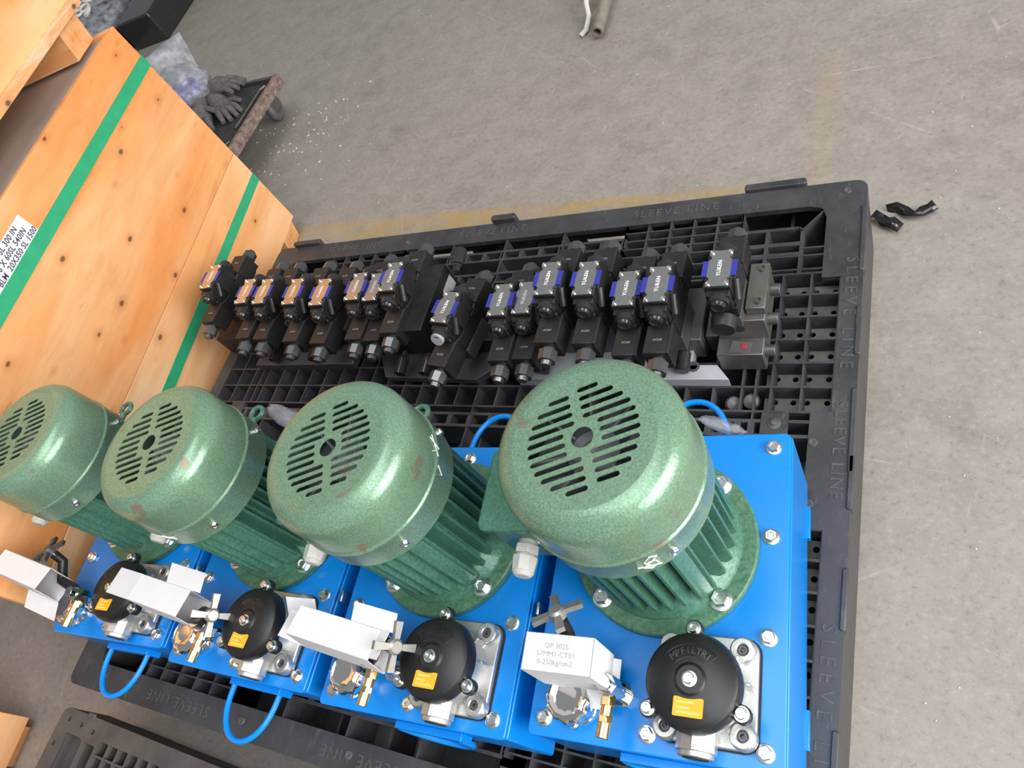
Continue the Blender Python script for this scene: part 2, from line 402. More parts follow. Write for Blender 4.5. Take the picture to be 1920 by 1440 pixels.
# ------------------------------------------------------------------ pallets
PX0, PX1, PY0, PY1 = -1.108, .430, -.557, .649
PCX, PCY = (PX0 + PX1) / 2, (PY0 + PY1) / 2
A, B = (PX1 - PX0) / 2, (PY1 - PY0) / 2
def make_pallet():
    root = empty('plastic_pallet', (PCX, PCY, 0))
    tag(root, 'large black plastic grid pallet under the blue tanks and valve blocks', 'pallet')
    # rim: outer frame, wider at the middle of each side
    g = .036; wd = .068
    inner = []
    def half_loop():
        # walk around the inner border counter-clockwise
        pts = []
        X, Y = A - wd, B - .055
        pts += [(X, -.075), (X, .10), (A - g, .10), (A - g, .375), (X, .375), (X, Y - .03), (X - .008, Y - .008), (X - .03, Y)]
        return pts
    q = half_loop()
    loop = q + [(-x, y) for x, y in reversed(q)]
    loop = q[1:] + [(-x, y) for x, y in reversed(q[1:])] + [(-x, -y) for x, y in q[1:]] + [(x, -y) for x, y in reversed(q[1:])]
    out = rounded(-A, A, -B, B, .022)
    rim = link('rim', holed('rim', [out, loop], .012, 'pallet'), root, (0, 0, ZP - .006)); bev(rim, .0025)
    # skirt under the rim, run down to the floor to darken the cells
    sk = MB()
    t = .004
    for s in (1, -1):
        sk.box(-A + .02, A - .02, *sorted((s * (B - t), s * (B - .0005))), ZP - .085, ZP - .010)
        for u0, u1 in ((-A + .02, -.46), (-.16, .16), (.46, A - .02)): sk.box(u0, u1, *sorted((s * (B - t), s * (B - .0005))), .0, ZP - .084)
    sk.box(A - t, A - .0005, -B + .02, B - .02, .0, ZP - .010).box(-A + .0005, -A + t, -B + .02, B - .02, .0, ZP - .010)
    MB().box(-A + .010, A - .010, -B + .0045, B - .0045, .030, .040).build('dark_under_sheet', 'pallet', root)  # added sheet under the grid hides the lit floor, so cells look dark
    sk.build('skirt', 'pallet', root)
    # deck grid: thin moulded ribs
    gr = MB(); tr = .0032; D = .085
    def ribx(v, u0, u1, th=tr, dep=D): gr.box(u0, u1, v - th / 2, v + th / 2, ZP - dep, ZP - .001)
    def riby(u, v0, v1, th=tr, dep=D): gr.box(u - th / 2, u + th / 2, v0, v1, ZP - dep, ZP - .0015)
    UI = A - wd; VI = B - .055; p = .0485
    W1, W0 = .545, .30          # fine grid zones |u| in [W0, W1]
    for s in (1, -1):
        # fine grid strips (4 rows)
        for k in range(1, 5): 
            for w in (1, -1): ribx(s * (VI - .022 * k), *sorted((w * W0, w * W1)), dep=.03)
        for w in (1, -1):
            n = 5
            for k in range(n + 1): riby(w * (W0 + (W1 - W0) * k / n), *sorted((s * VI, s * (VI - .15))))
            ribx(s * (VI - .118), *sorted((w * W0, w * (UI)))); ribx(s * (VI - .15), *sorted((w * W0, w * UI)))
        # channel between: ladder beams
        for a_, b_ in ((.036, .060), (.100, .126)):
            ribx(s * (VI - a_), -W0, W0, .006); ribx(s * (VI - b_), -W0, W0, .006)
            n = 12
            for k in range(n + 1): riby(-W0 + 2 * W0 * k / n, *sorted((s * (VI - a_), s * (VI - b_))), th=.011, dep=.03)
        for k in range(5): riby(-W0 + .6 * k / 4, *sorted((s * VI, s * (VI - .16))))
        ribx(s * (VI - .16), -W0, W0)
        # corner pockets
        for w in (1, -1):
            riby(w * W1, *sorted((s * VI, s * (VI - .16))), th=.004)
            riby(w * (W1 + .052), *sorted((s * (VI - .05), s * (VI - .16))), th=.007)
            ribx(s * (VI - .05), *sorted((w * W1, w * (UI - .052))), .007)
            ribx(s * (VI - .088), *sorted((w * W1, w * (UI - .04))), .009)
            ribx(s * (VI - .112), *sorted((w * W1, w * (UI - .04))), .007)
            riby(w * (UI - .040), *sorted((s * (VI - .062), s * (VI - .16))), th=.007)
            arc = [(UI - .052 + .012 * math.sin(a) , VI - .062 + .012 * math.cos(a)) for a in [PI / 2 * k / 4 for k in range(5)]]
            for (xa, ya), (xb, yb) in zip(arc[:-1], arc[1:]):
                d = Vector((xb - xa, yb - ya, 0)); L = d.length
                T = TR(w * xa, s * ya, 0) @ RZ(math.atan2(s * d.y, w * d.x))
                gr.box(-.001, L + .001, -.0035, .0035, ZP - D, ZP - .001, T)
            d = Vector((.040, .050, 0)); T = TR(w * (UI - .042), s * (VI - .058), 0) @ RZ(math.atan2(s * d.y, w * d.x))
            gr.box(0, d.length, -.0018, .0018, ZP - D, ZP - .0012, T)
            ribx(s * (VI - .10), *sorted((w * (UI - .04), w * UI)))
    # regular grid in the middle
    VG = VI - .16
    n = 6
    rows = [.10 + (VG - .10) * k / n for k in range(n + 1)]
    for s in (1, -1):
        for k, v in enumerate(rows): ribx(s * v, -A + g, A - g, .004)
    ncol = 2 * int((A - g) / p)
    us = [-(A - g) + 2 * (A - g) * k / 30 for k in range(31)]
    us = sorted(us + [us[2] + .026, us[-3] - .026])
    for s in (1, -1):
        for u in us: riby(u, *sorted((s * rows[0], s * VG)), th=.0036)
        ribx(s * .055, -UI, UI, .006); ribx(s * .082, -UI, UI, .006)
        for u in us[2:-2]: riby(u, *sorted((s * .055, s * .082)), th=.011, dep=.03)
        for u in us[2:-2:3]: riby(u, *sorted((s * .082, s * .10)), th=.003)
    for u in us[2:-2:3]: riby(u, -.055, .055, th=.003)
    dg = gr.build('deck_grid', 'pallet', root, smooth=0)
    # rivet plates either side of the big side openings
    for s in (1, -1):
        for w in (1, -1):
            m = MB(); m.box(w * (UI - .055) - .022, w * (UI - .055) + .022, s * .078 - .02, s * .078 + .02, ZP - .012, ZP - .0005)
            m.build('rivet_plate', 'pallet', root, .001)
            m = MB(); m.lathe([(.012, 0), (.010, .0015), (.006, .002), (.005, .0045), (.002, .0055)], 16, TR(w * (UI - .055), s * .078, ZP - .0008))
            m.build('rivet', 'pallet_letter', root)
    # runners with drain holes, and feet
    for u0, u1 in ((-A + .012, -A + .15), (-.07, .07), (A - .15, A - .012)):
        loops = [rounded(u0, u1, -B + .01, B - .01, .01, 2)]
        for k in range(24):
            v = -B + .05 + (2 * B - .1) * k / 23
            for u in (u0 + .028, u0 + .075, u0 + .115): loops.append(circle(u, v, .0055, 10))
        link('runner', holed('runner', loops, .012, 'runner'), root, (0, 0, .0475))
        for v in (-B + .09, 0, B - .09):
            MB().box(u0 + .01, u1 - .01, v - .07, v + .07, .0, .05).build('foot', 'pallet', root, .004)
            m = MB()
            for du in (.012, (u1 - u0) - .012):
                m.box(u0 + du - .003, u0 + du + .003, v - .075, v + .075, .05, ZP - .05)
            for dv in (-.075, .075): m.box(u0 + .01, u1 - .01, v + dv - .003, v + dv + .003, .05, ZP - .05)
            m.build('foot_column', 'pallet', root)
    for w in (1, -1):
        for s in (1, -1):
            u0, u1 = sorted((w * (A - .150), w * (A - .037))); v0, v1 = sorted((s * .105, s * (VG - .004)))
            loops = [rounded(u0, u1, v0, v1, .004, 2)]
            for k in range(6):
                v = v0 + (v1 - v0) * (k + .70) / 6
                for u in (u0 + .018, u0 + .048, u0 + .070, u0 + .102): loops.append(circle(u, v, .0052, 10))
            link('cell_floor', holed('cell_floor', loops, .004, 'runner'), root, (0, 0, ZP - .040))
    # sleeve clips on the edges
    def clip(u, v, lu, lv, h, nm='sleeve_clip'):
        MB().prism(rounded(-lu / 2, lu / 2, -lv / 2, lv / 2, min(lu, lv) * .35, 3), ZP - .02, ZP + h, TR(u, v)).build(nm, 'pallet', root, .002)
    clip(-.36 - PCX, B + .004, .066, .016, .016); clip(.262 - PCX, B + .006, .118, .016, .010); clip(-1.0 - PCX, B + .004, .10, .014, .012)
    for v in (.46, -.45): clip(A - .003, v, .010, .15, .003)
    clip(A - .003, .07, .010, .15, .003); clip(A - .003, .26, .010, .10, .003)
    for v in (-.2, -.02): clip(A - .002, v, .009, .09, .003)
    # moulded rivets and lettering
    for u, v in ((A - .035, B - .025), (-.3, B - .03), (A - .06, .045), (A - .06, -.06), (.02, -B + .03), (-.24, -B + .03)):
        MB().lathe([(.0075, 0), (.0065, .002), (.0035, .002), (.003, .001)], 16, TR(u, v, ZP)).build('moulded_ring', 'pallet_letter', root)
    def letters(txt, u, v, rz, size=.030, sp=1.5, mt='pallet_letter'):
        link('lettering', text_mesh(txt, size, .0007, mt, sp), root, (u, v, ZP + .0003), (0, 0, rz))
    for v in (.30, -.355): letters('SLEEVE LINE', A - .019, v, -PI / 2, .029, 1.55)
    letters('SLEEVE LINE', A - .022, .035, -PI / 2, .027, 1.2)
    for u in (-.48, -.05, .40): letters('SLEEVE LINE', u, B - .027, 0, .028, 1.25)
    for u in (-.42, .05): letters('SLEEVE LINE', u, -B + .027, PI, .028, 1.25, 'pallet_dusty')
    # grey plastic end caps lying in one cell
    return root
make_pallet()
for k, (x, y, a) in enumerate(((.232, .170, .3), (.262, .176, -.2))):
    o = MB().lathe([(.013, -.016), (.0145, -.010), (.0145, .004), (.012, .012), (.005, .0155), (.001, .016)], 20).build('plug_cap', 'rubber')
    o.location = (x, y, ZP - .022); o.rotation_euler = (.5, .2, a)
    tag(o, ('round grey plastic plug lying in the pallet grid, ' + ('left of two' if k == 0 else 'right of two')), 'plug', 'grey plugs in the pallet grid')

def make_pallet2():
    root = empty('plastic_pallet', (-1.075, -.600, 0), math.radians(-1.0))
    tag(root, 'dusty dark plastic pallet at the bottom left corner of the picture', 'pallet')
    out = rounded(0, 1.2, -.8, 0, .02)
    def cell(x0, x1, y0, y1, r=.004): return rounded(x0, x1, y0, y1, r, 2)
    loops = [out, cell(.034, .100, -.130, -.044, .012), cell(.106, .143, -.130, -.048)]
    for i in range(26):
        for j in range(8):
            x0 = .152 + i * .032; y0 = -.036 - j * .028
            loops.append(cell(x0, x0 + .028, y0 - .024, y0, .002))
    for i in range(20):
        for j in range(8):
            x0 = .05 + i * .055; y0 = -.30 - j * .055
            loops.append(cell(x0, x0 + .049, y0 - .049, y0))
    for x, y in ((.030, -.020), (.075, -.022), (.118, -.026), (.016, -.070)): loops.append(circle(x, y, .0052, 12))
    link('deck', holed('deck', loops, .01, 'pallet_dusty'), root, (0, 0, ZP - .005))
    m = MB()
    for i in range(27):
        m.box(.1490 + i * .032, .1510 + i * .032, -.26, -.034, ZP - .06, ZP - .008)
    for j in range(9): m.box(.149, .98, -.0350 - j * .028, -.0330 - j * .028, ZP - .06, ZP - .008)
    m.box(.030, .034, -.132, -.042, ZP - .1, ZP - .008).box(.101, .105, -.132, -.042, ZP - .1, ZP - .008).box(.03, .148, -.043, -.040, ZP - .1, ZP - .008)
    m.box(.144, .148, -.132, -.042, ZP - .1, ZP - .008).box(.03, .148, -.133, -.130, ZP - .1, ZP - .008)
    MB().box(.02, 1.18, -.78, -.02, .045, .055).build('dark_under_sheet', 'pallet', root)  # added dark sheet below the cells of this pallet too
    m.build('deck_rib', 'pallet_dusty', root, smooth=0)
    m = MB(); m.box(.015, 1.185, -.006, -.001, ZP - .10, ZP - .009).box(.001, .006, -.785, -.015, ZP - .10, ZP - .009)
    m.build('skirt', 'pallet_dusty', root)
    for x in (.08, .6, 1.12):
        for y in (-.08, -.72): MB().box(x - .07, x + .07, y - .07, y + .07, 0, ZP - .03).build('foot', 'pallet_dusty', root, .004)
    MB().prism(rounded(-.008, .006, -.22, -.06, .005, 3), ZP - .03, ZP - .006).build('side_clip', 'pallet_dusty', root, .002)
    MB().box(.084, .106, -.006, .005, ZP - .002, ZP + .003).build('edge_clip', 'pallet_letter', root, .001)
    return root
make_pallet2()

# ------------------------------------------------------------------ crates
def make_crate(loc, rz, L, W, H, skid, label, name='wooden_crate', split=.28, straps=True, under=True):
    """local: x = 0 is the near long face (facing +x), y from -L to 0 (far end), body from skid to skid+H"""
    root = empty(name, loc, rz); tag(root, label, 'crate', None)
    T = .016
    z0, z1 = skid, skid + H
    MB().box(-T, 0, -L, 0, z0 + split + .0006, z1).build('side_panel', 'ply', root, .001)
    MB().box(-T, .0006, -L, 0, z0, z0 + split - .0006).build('side_board', 'ply2', root, .001)
    MB().box(-W + T, -T, -T, 0, z0, z1).build('end_panel', 'ply', root, .001)
    cut = .27 * W
    MB().prism([(0 - T, -L), (-T, -L + T), (-W, -L + cut + T), (-W, -L + cut)], z0, z1).build('end_panel', 'ply', root, .001)
    MB().box(-W, -W + T, -L + cut + T, 0, z0, z1).build('side_panel', 'ply', root, .001)
    MB().prism([(-T, -L + T), (-T, -T), (-W + T, -T), (-W + T, -L + cut + T)], z1 - .03, z1 - .012).build('lid', 'membrane', root)
    MB().prism([(-T, -L + T), (-T, -T), (-W + T, -T), (-W + T, -L + cut + T)], z0, z0 + .02).build('floor_panel', 'ply2', root)
    for y in (-.02, -L * .5, -L + .40):
        MB().add([(-W + .02, y - .09, skid * .0), (-.02, y - .09, 0), (-.02, y, 0), (-W + .02, y, 0), (-W, y - .09, skid), (0, y - .09, skid), (0, y, skid), (-W, y, skid)],
                 [(0, 3, 2, 1), (4, 5, 6, 7), (0, 1, 5, 4), (1, 2, 6, 5), (2, 3, 7, 6), (3, 0, 4, 7)]).build('skid', 'pine', root, .002)
    return root
CR = math.radians(-8.6)   # the crate's far end is turned to the left
def crate_dir(): return Vector((math.sin(math.radians(-8.6)), math.cos(math.radians(-8.6)), 0))
CZ = .065                       # underside of the panels above the floor
CP = Vector((-1.300, .908, 0))
crz = math.radians(8.6)
c1 = make_crate(CP, crz, 1.36, .95, .723, CZ, 'large plywood crate with two green straps standing left of the black pallet')
# green straps run level round the crate
for k, (zc, hw) in enumerate(((.681, .0165), (.248, .0155))):
    m = MB(); e = .0012
    m.box(.0004, .0004 + e, -1.361, .001, zc - hw, zc + hw).box(-.951, .0016, 0, e, zc - hw, zc + hw).prism([(0, -1.361), (.0016, -1.361), (-.951, -1.361 + .2565), (-.951, -1.360 + .2565)], zc - hw, zc + hw)
    m.build('strap', 'strap', c1)
# paper packing note held by the upper strap
note = empty('packing_note', tuple(c1.matrix_basis @ Vector((.0002, -.62, .72))), crz); note.rotation_euler = (0, 0, crz)
note.parent = None
tag(note, 'handwritten paper note tucked behind the upper green strap', 'note')
MB().box(.0, .00018, -.24, .0, -.045, .028).build('paper', 'card', note)
for i, tx in enumerate(('300 SL 300 IN', '16 X 60SL 540IN', 'BLM  20X350 SL 1500')):
    link('handwriting', text_mesh(tx, .0175, .0001, 'ink', 1.05, .15, .0003), note, (.0004, -.085, .0185 - .0165 * i), (PI / 2, 0, PI / 2))
c2 = make_crate(CP + Vector((-.035, -.012, CZ + .723)), crz, 1.30, .9, .6, .078, 'upper plywood crate stacked on the strapped crate, cut off at top left')
MB().box(0, .022, -1.30, .0, .078, .100).build('bottom_batten', 'plyedge', c2, .001)
c3 = make_crate((-1.405, -.668, 0), math.radians(4), .8, .7, .5, .03, 'wooden crate peeking in at the bottom left corner beside the dusty pallet', split=.12)

# ------------------------------------------------------------------ power units
TW, TD, TH = .2763, .3846, .1776
def hexbolt_mesh(r=.0095, h=.008, mat='zinc'):
    m = MB()
    m.lathe([(r * 1.28, 0), (r * 1.28, .0018), (r * 1.15, .0022)], 20)
    m.lathe([(r, .002), (r, h * .8), (r * .86, h), (r * .55, h), (r * .45, h * .86)], 6)
    return m.mesh('bolt', mat, 30)
def socket_mesh(r=.0065, h=.007):
    m = MB()
    m.lathe([(r * 1.35, 0), (r * 1.35, .001), (r, .0012), (r, h * .85), (r * .85, h), (r * .5, h), (r * .48, h * .5)], 16)
    return m.mesh('screw', 'zinc', 30)
BOLT = hexbolt_mesh(.0085, .0085); BIGBOLT = hexbolt_mesh(.0115, .011); SOCK = socket_mesh(); SCREW = hexbolt_mesh(.0052, .005)
def slot(cx, cy, L, w, a):
    pts = []
    for s in (1, -1):
        for k in range(5):
            t = -PI / 2 + PI * k / 4
            x = s * (L / 2 - w / 2) + s * w / 2 * math.cos(t); y = s * w / 2 * math.sin(t)
            pts.append((cx + x * math.cos(a) - y * math.sin(a), cy + x * math.sin(a) + y * math.cos(a)))
    return pts
def grille_mesh():
    loops = [circle(0, 0, .0812, 64), circle(0, 0, .0125, 24)]
    a = math.radians(20)
    R = .0635; n = 11; pitch = .0112
    for k in range(n):
        y = (k - (n - 1) / 2) * pitch
        half = math.sqrt(max(0, R * R - y * y))
        inner = .005 if abs(y) > .020 else .0195
        for s in (1, -1):
            yy = y + s * .0022
            L = half - inner
            if L < .012: continue
            cx = s * (inner + L / 2); ca, sa = math.cos(a), math.sin(a)
            loops.append(slot(cx * ca - yy * sa, cx * sa + yy * ca, L, .0062, a))
    return holed('fan_grille', loops, .0016, 'green')
def cover_mesh():
    prof = [(.1075, .198), (.1100, .198), (.1103, .236), (.1118, .2385), (.1118, .2420), (.1096, .2445), (.1090, .288)]
    for k in range(1, 9):
        t = PI / 2 * k / 8; prof.append((.0808 + .0282 * math.cos(t), .2948 + .0292 * math.sin(t)))
    outer = prof
    inn = [(r - .002, z - .0016) for r, z in reversed(prof[6:])] + [(.1075, .24), (.1075, .198)]
    m = MB(); m.lathe(outer + inn[:-1], 72, cap0=False, cap1=False)
    return m.mesh('fan_cover', 'green', 40)
def fin_mesh(t, rin, rout):
    x0 = math.sqrt(rin * rin - t * t) - .004; x1 = math.sqrt(rout * rout - t * t)
    m = MB(); w0, w1 = .0034, .0021
    vs = []
    for z, xe in ((.026, x1 - .010), (.040, x1), (.200, x1), (.218, x1 - .010)):
        vs += [(x0, t - w0, z), (xe, t - w1, z), (xe, t + w1, z), (x0, t + w0, z)]
    fs = [(0, 3, 2, 1), (12, 13, 14, 15)]
    for j in range(3):
        o = j * 4
        for k in range(4): fs.append((o + k, o + (k + 1) % 4, o + 4 + (k + 1) % 4, o + 4 + k))
    m.add(vs, fs); return m.mesh('fin', 'greencast', 20)
GR, CV = grille_mesh(), cover_mesh()
FT = [.0090 + .0180 * k for k in range(4)]
FINS = {}
for t in FT:
    for s in (1, -1): FINS[(t, s)] = fin_mesh(s * t, .083, .1025)
def lug_mesh():
    m = MB(); m.prism([(.073, -.015), (.0985, -.0135), (.1005, 0), (.0985, .0135), (.073, .015)], .022, .215)
    return m.mesh('lug', 'greencast', 30)
LUG = lug_mesh()
def fan_mesh():
    m = MB()
    m.lathe([(.014, .262), (.026, .266), (.030, .288), (.022, .296), (.011, .296), (.011, .290)], 24)
    m.lathe([(.03, .250), (.088, .246), (.088, .249), (.03, .253)], 40)
    for k in range(8):
        m.box(.024, .086, -.0015, .0015, .251, .290, RZ(2 * PI * k / 8 + .2))
    return m.mesh('cooling_fan', 'greyplastic', 30)
FAN = fan_mesh()
def make_motor(root, x, y, chalk, ang=0.0):
    """motor part: finned frame with children; local origin = centre of its flange on the top plate"""
    m = MB()
    m.lathe([(.107, .013), (.104, .020), (.088, .030), (.082, .042), (.0815, .215), (.080, .222), (.04, .228)], 48)
    fr = m.build('electric_motor', 'greencast', root, 0, 40)
    fr.location = (x, y, TH); fr.rotation_euler = (0, 0, ang)
    m = MB(); m.lathe([(.124, 0), (.1255, .002), (.1255, .012), (.1235, .0145), (.108, .0145)], 72); m.build('mounting_flange', 'flange', fr)
    for q in range(4):
        for t in FT:
            for s in (1, -1): link('fin', FINS[(t, s)], fr, None, (0, 0, q * PI / 2))
        link('lug', LUG, fr, None, (0, 0, q * PI / 2 + PI / 4))
        a = q * PI / 2 + math.radians(48)
        link('flange_bolt', BIGBOLT, fr, (.1105 * math.cos(a), .1105 * math.sin(a), .0145), (0, 0, q * 1.1))
        a = q * PI / 2 + math.radians(43)
        link('cover_screw', SCREW, fr, (.1098 * math.cos(a), .1098 * math.sin(a), .216), (0, PI / 2, a))
    link('fan_cover', CV, fr); link('fan_grille', GR, fr, (0, 0, .3235)); link('cooling_fan', FAN, fr)
    # terminal box on the left side
    m = MB(); m.prism(rounded(-.180, -.086, -.052, .050, .010, 3), .085, .178)
    m.build('terminal_box', 'greencast', fr, .003)
    m = MB(); m.prism(rounded(-.186, -.110, -.057, .055, .010, 3), .178, .190)
    m.build('terminal_lid', 'greencast', fr, .003)
    m = MB()
    m.cyl((-.135, -.050, .140), (-.135, -.060, .140), .0125, n=20); m.cyl((-.135, -.058, .140), (-.135, -.070, .140), .0165, n=6)
    m.cyl((-.135, -.070, .140), (-.135, -.074, .140), .0130, n=20); m.cyl((-.135, -.073, .140), (-.135, -.092, .140), .0172, .0150, n=8)
    m.cyl((-.135, -.092, .140), (-.135, -.098, .140), .0150, .0105, n=16)
    m.build('cable_gland', 'gland', fr, .001)
    # eyebolt behind
    m = MB()
    m.tube([(.012 * math.cos(t), .135 + .012 * math.sin(t), .165) for t in [2 * PI * k / 16 for k in range(16)]], .0042, 8, True)
    m.cyl((0, .104, .165), (0, .124, .165), .006, n=10)
    m.build('eyebolt', 'greencast', fr)
    if chalk:
        m = MB()
        for st in chalk:
            pts = []
            for a, z in st:
                r = .1106 if z < .2365 else (.1122 if z < .244 else .1097)
                a = math.radians(a); pts.append((r * math.cos(a), r * math.sin(a), z))
            m.tube(pts, .0009, 5)
        m.build('chalk_mark', 'chalk', fr)
    return fr
def make_filter(root):
    m = MB()
    hub = circle(0, 0, .052, 28)
    m.prism(hub, 0.003, .046)
    m.prism(rounded(-.054, .064, -.060, .065, .016, 4), .003, .012)
    for ex, ey in ((.046, .050), (.050, -.045), (-.040, -.046), (-.040, .048)):
        m.lathe([(.0155, .003), (.0155, .020), (.013, .022), (.0065, .022), (.0063, .014)], 20, TR(ex, ey))
        m.box(0, math.hypot(ex, ey), -.011, .011, .003, .016, RZ(math.atan2(ey, ex)))
    f = m.build('return_filter', 'alu', root, .0015)
    f.location = (.204, .057, TH)
    MB().prism(rounded(-.056, .066, -.062, .067, .017, 4), .0, .003).build('gasket', 'gasket', f)
    # outlet port facing the front
    m = MB(); m.cyl((0, -.04, .024), (0, -.070, .024), .0235, n=10, a0=PI / 10); m.cyl((0, -.069, .024), (0, -.076, .024), .0205, n=24)
    m.build('outlet_port', 'alu', f, .001)
    MB().cyl((0, -.0755, .024), (0, -.0772, .024), .015, n=20).build('port_bore', 'gasket', f)
    for k, a in enumerate((8, 40, -30, 100, 150, 200)):
        T = RZ(math.radians(a)); MB().box(.048, .060, -.002, .002, .010, .040, T).build('web', 'alu', f, .0008)
    # black cap
    m = MB(); m.lathe([(.0535, .046), (.0555, .048), (.0555, .062), (.0525, .0695), (.046, .0735), (.018, .0755), (.016, .0775), (.009, .0775)], 48)
    for a in (94, 214, 334):
        T = RZ(math.radians(a))
        m.lathe([(.0105, .046), (.0105, .056), (.009, .058)], 16, T @ TR(.0615, 0)); m.box(.040, .0615, -.0095, .0095, .046, .0565, T)
    m.build('filter_cap', 'black', f, .001)
    for a in (94, 214, 334):
        link('screw', SOCK, f, (.0615 * math.cos(math.radians(a)), .0615 * math.sin(math.radians(a)), .058))
    link('screw', SOCK, f, (0, 0, .0775))
    for ex, ey in ((.046, .050), (.050, -.045), (-.040, -.046), (-.040, .048)):
        MB().lathe([(.0062, .010), (.0062, .0185), (.0055, .0195), (.003, .0195), (.0028, .016)], 14, TR(ex, ey)).build('screw', 'darksteel', f)
    # raised maker's mark on an arc
    m = MB()
    def ring(r, a0, a1): return [(r * math.cos(math.radians(a)), r * math.sin(math.radians(a)), .0752 - (r - .02) * .055) for a in [a0 + (a1 - a0) * k / 12 for k in range(13)]]
    m.tube(ring(.0395, 45, 140) + ring(.0245, 140, 45), .0007, 5, True)
    m.build('raised_border', 'black', f)
    word = 'MPFILTRI'
    for k, ch in enumerate(word):
        a = math.radians(132 - 79 * k / (len(word) - 1)); r = .0318
        link('raised_letter', text_mesh(ch, .011, .0005, 'gloss_black'), f, (r * math.cos(a), r * math.sin(a), .0748), (0, 0, a - PI / 2))
    lb = MB().prism(rounded(-.017, .017, -.0105, .0105, .0015, 2), 0, .0006).build('orange_label', 'orange', f)
    lb.location = (.0, -.030, .0752); lb.rotation_euler = (-.06, 0, 0)
    for i, (x0, x1, y) in enumerate(((-.013, .006, .005), (-.013, .001, -.001), (-.013, .012, -.006))):
        MB().box(x0, x1, y - .0012, y + .0012, .0006, .0008).build('label_print', 'paleorange', f).parent = f
        o = COL.objects[-1]; o.location = lb.location; o.rotation_euler = lb.rotation_euler
    return f
def make_breather(root):
    m = MB()
    m.lathe([(.029, 0), (.029, .004), (.020, .006), (.018, .018)], 32)
    n = 48
    vs = []; fs = []
    prof = [(.0275, .016, 0), (.030, .019, 1), (.030, .034, 1), (.0275, .041, .6), (.022, .0435, .2), (.0205, .0425, 0), (.012, .0425, 0)]
    for r, z, w in prof:
        for k in range(n):
            a = 2 * PI * k / n; rr = r + w * .0016 * math.cos(a * 12); vs.append((rr * math.cos(a), rr * math.sin(a), z))
    for j in range(len(prof) - 1):
        for k in range(n): fs.append((j * n + k, j * n + (k + 1) % n, (j + 1) * n + (k + 1) % n, (j + 1) * n + k))
    fs.append(tuple(range(n - 1, -1, -1))); fs.append(tuple((len(prof) - 1) * n + k for k in range(n)))
    m.add(vs, fs)
    o = m.build('filler_breather', 'chrome', root, 0, 50); o.location = (.043, .024, TH)
    # retaining screws round the foot
    for a in (30, 150, 270): link('screw', SCREW, o, (.0255 * math.cos(math.radians(a)), .0255 * math.sin(math.radians(a)), .004))
    return o
def star_mesh():
    m = MB()
    m.lathe([(.011, -.006), (.011, .004), (.008, .007)], 16)
    for k in range(4):
        m.add([(.004, -.0036, -.003), (.033, -.0056, -.0035), (.033, .0056, -.0035), (.004, .0036, -.003),
               (.004, -.0036, .004), (.033, -.0056, .0030), (.033, .0056, .0030), (.004, .0036, .004)],
              [(0, 3, 2, 1), (4, 5, 6, 7), (0, 1, 5, 4), (1, 2, 6, 5), (2, 3, 7, 6), (3, 0, 4, 7)], RZ(k * PI / 2))
    return m.mesh('star_knob', 'knob', 40)
STAR = star_mesh()
def make_gauge(root, knob, kdir, dark=False):
    """shut-off valve: post, body, brass union pointing forward, star knob"""
    bx, by = .104, .040; zc = .058
    m = MB()
    m.cyl((bx, by, 0), (bx, by, .010), .016, n=6); m.cyl((bx, by, .009), (bx, by, .085), .0095, n=16)
    m.cyl((bx, by, .043), (bx, by, .073), .0135, n=6)
    o = m.build('gauge_valve', 'chrome', root, .0006); o.location = (0, 0, TH)
    m = MB()
    m.cyl((bx, by - .010, zc), (bx, by - .022, zc), .0095, n=6); m.cyl((bx, by - .021, zc), (bx - .001, by - .034, zc), .0075, n=18)
    m.cyl((bx - .001, by - .033, zc), (bx - .001, by - .041, zc), .0092, n=6); m.cyl((bx - .001, by - .040, zc), (bx - .002, by - .058, zc), .0078, n=18)
    m.build('brass_union', 'brass', o, .0005)
    k = Vector(knob) - Vector((0, 0, TH)); kd = Vector(kdir).normalized()
    top = Vector((bx, by, .080))
    st = k - kd * .035
    m = MB()
    if kd.x > .5: m.tube([top - Vector((0, 0, .012)), top.lerp(st, .5) + Vector((0, 0, .004)), st, k - kd * .012], [.0105, .0105, .010, .009], 12)
    else: m.tube([top - Vector((0, 0, .018)), Vector((bx - .02, by + .01, .064)), Vector((k.x + .012, by + .022, .066)), st, k - kd * .012], [.0095, .0095, .0095, .009, .0085], 12)
    m.build('valve_body', 'coil_black', o, 0)
    m = MB(); m.cyl(k - kd * .018, k, .0055, n=12); m.build('spindle', 'zinc', o)
    s = link('star_knob', STAR, o, tuple(k)); s.rotation_mode = 'QUATERNION'
    s.rotation_quaternion = kd.to_track_quat('Z', 'Y') @ Matrix.Rotation(.25, 3, 'Z').to_quaternion()
    if dark:
        s.data = STAR.copy(); s.data.materials[0] = MT['darksteel']
    return o
TANKS = [(-.9532, -.4476, .0632), (-.6048, -.4444, .0247), (-.2510, -.4426, .0514), (.0974, -.4101, .0676)]
CHALK = {3: [[(-62, .222), (-66, .214), (-62, .206), (-57, .212), (-58, .221), (-62, .222)], [(-61, .208), (-64, .226), (-60, .234), (-56, .229), (-60, .222)], [(-69, .218), (-56, .206)]],
         2: [[(30, .25), (14, .242)], [(26, .257), (20, .240), (16, .252)], [(8, .24), (4, .226)]],
         1: [[(-100, .236), (-88, .222)], [(-88, .238), (-82, .220)], [(-84, .229), (-80, .229)]], 0: None}
LAB = ['power unit with blue tank and green motor, leftmost, against the plywood crate',
       'power unit with blue tank and green motor, second from the plywood crate',
       'power unit with blue tank and green motor, third from crate, rust spots on its cover',
       'power unit with blue tank and chalk-marked green motor, rightmost at the pallet edge']
MOFF = [(.0, .0), (.0, .0), (.0, .003), (-.004, -.003)]
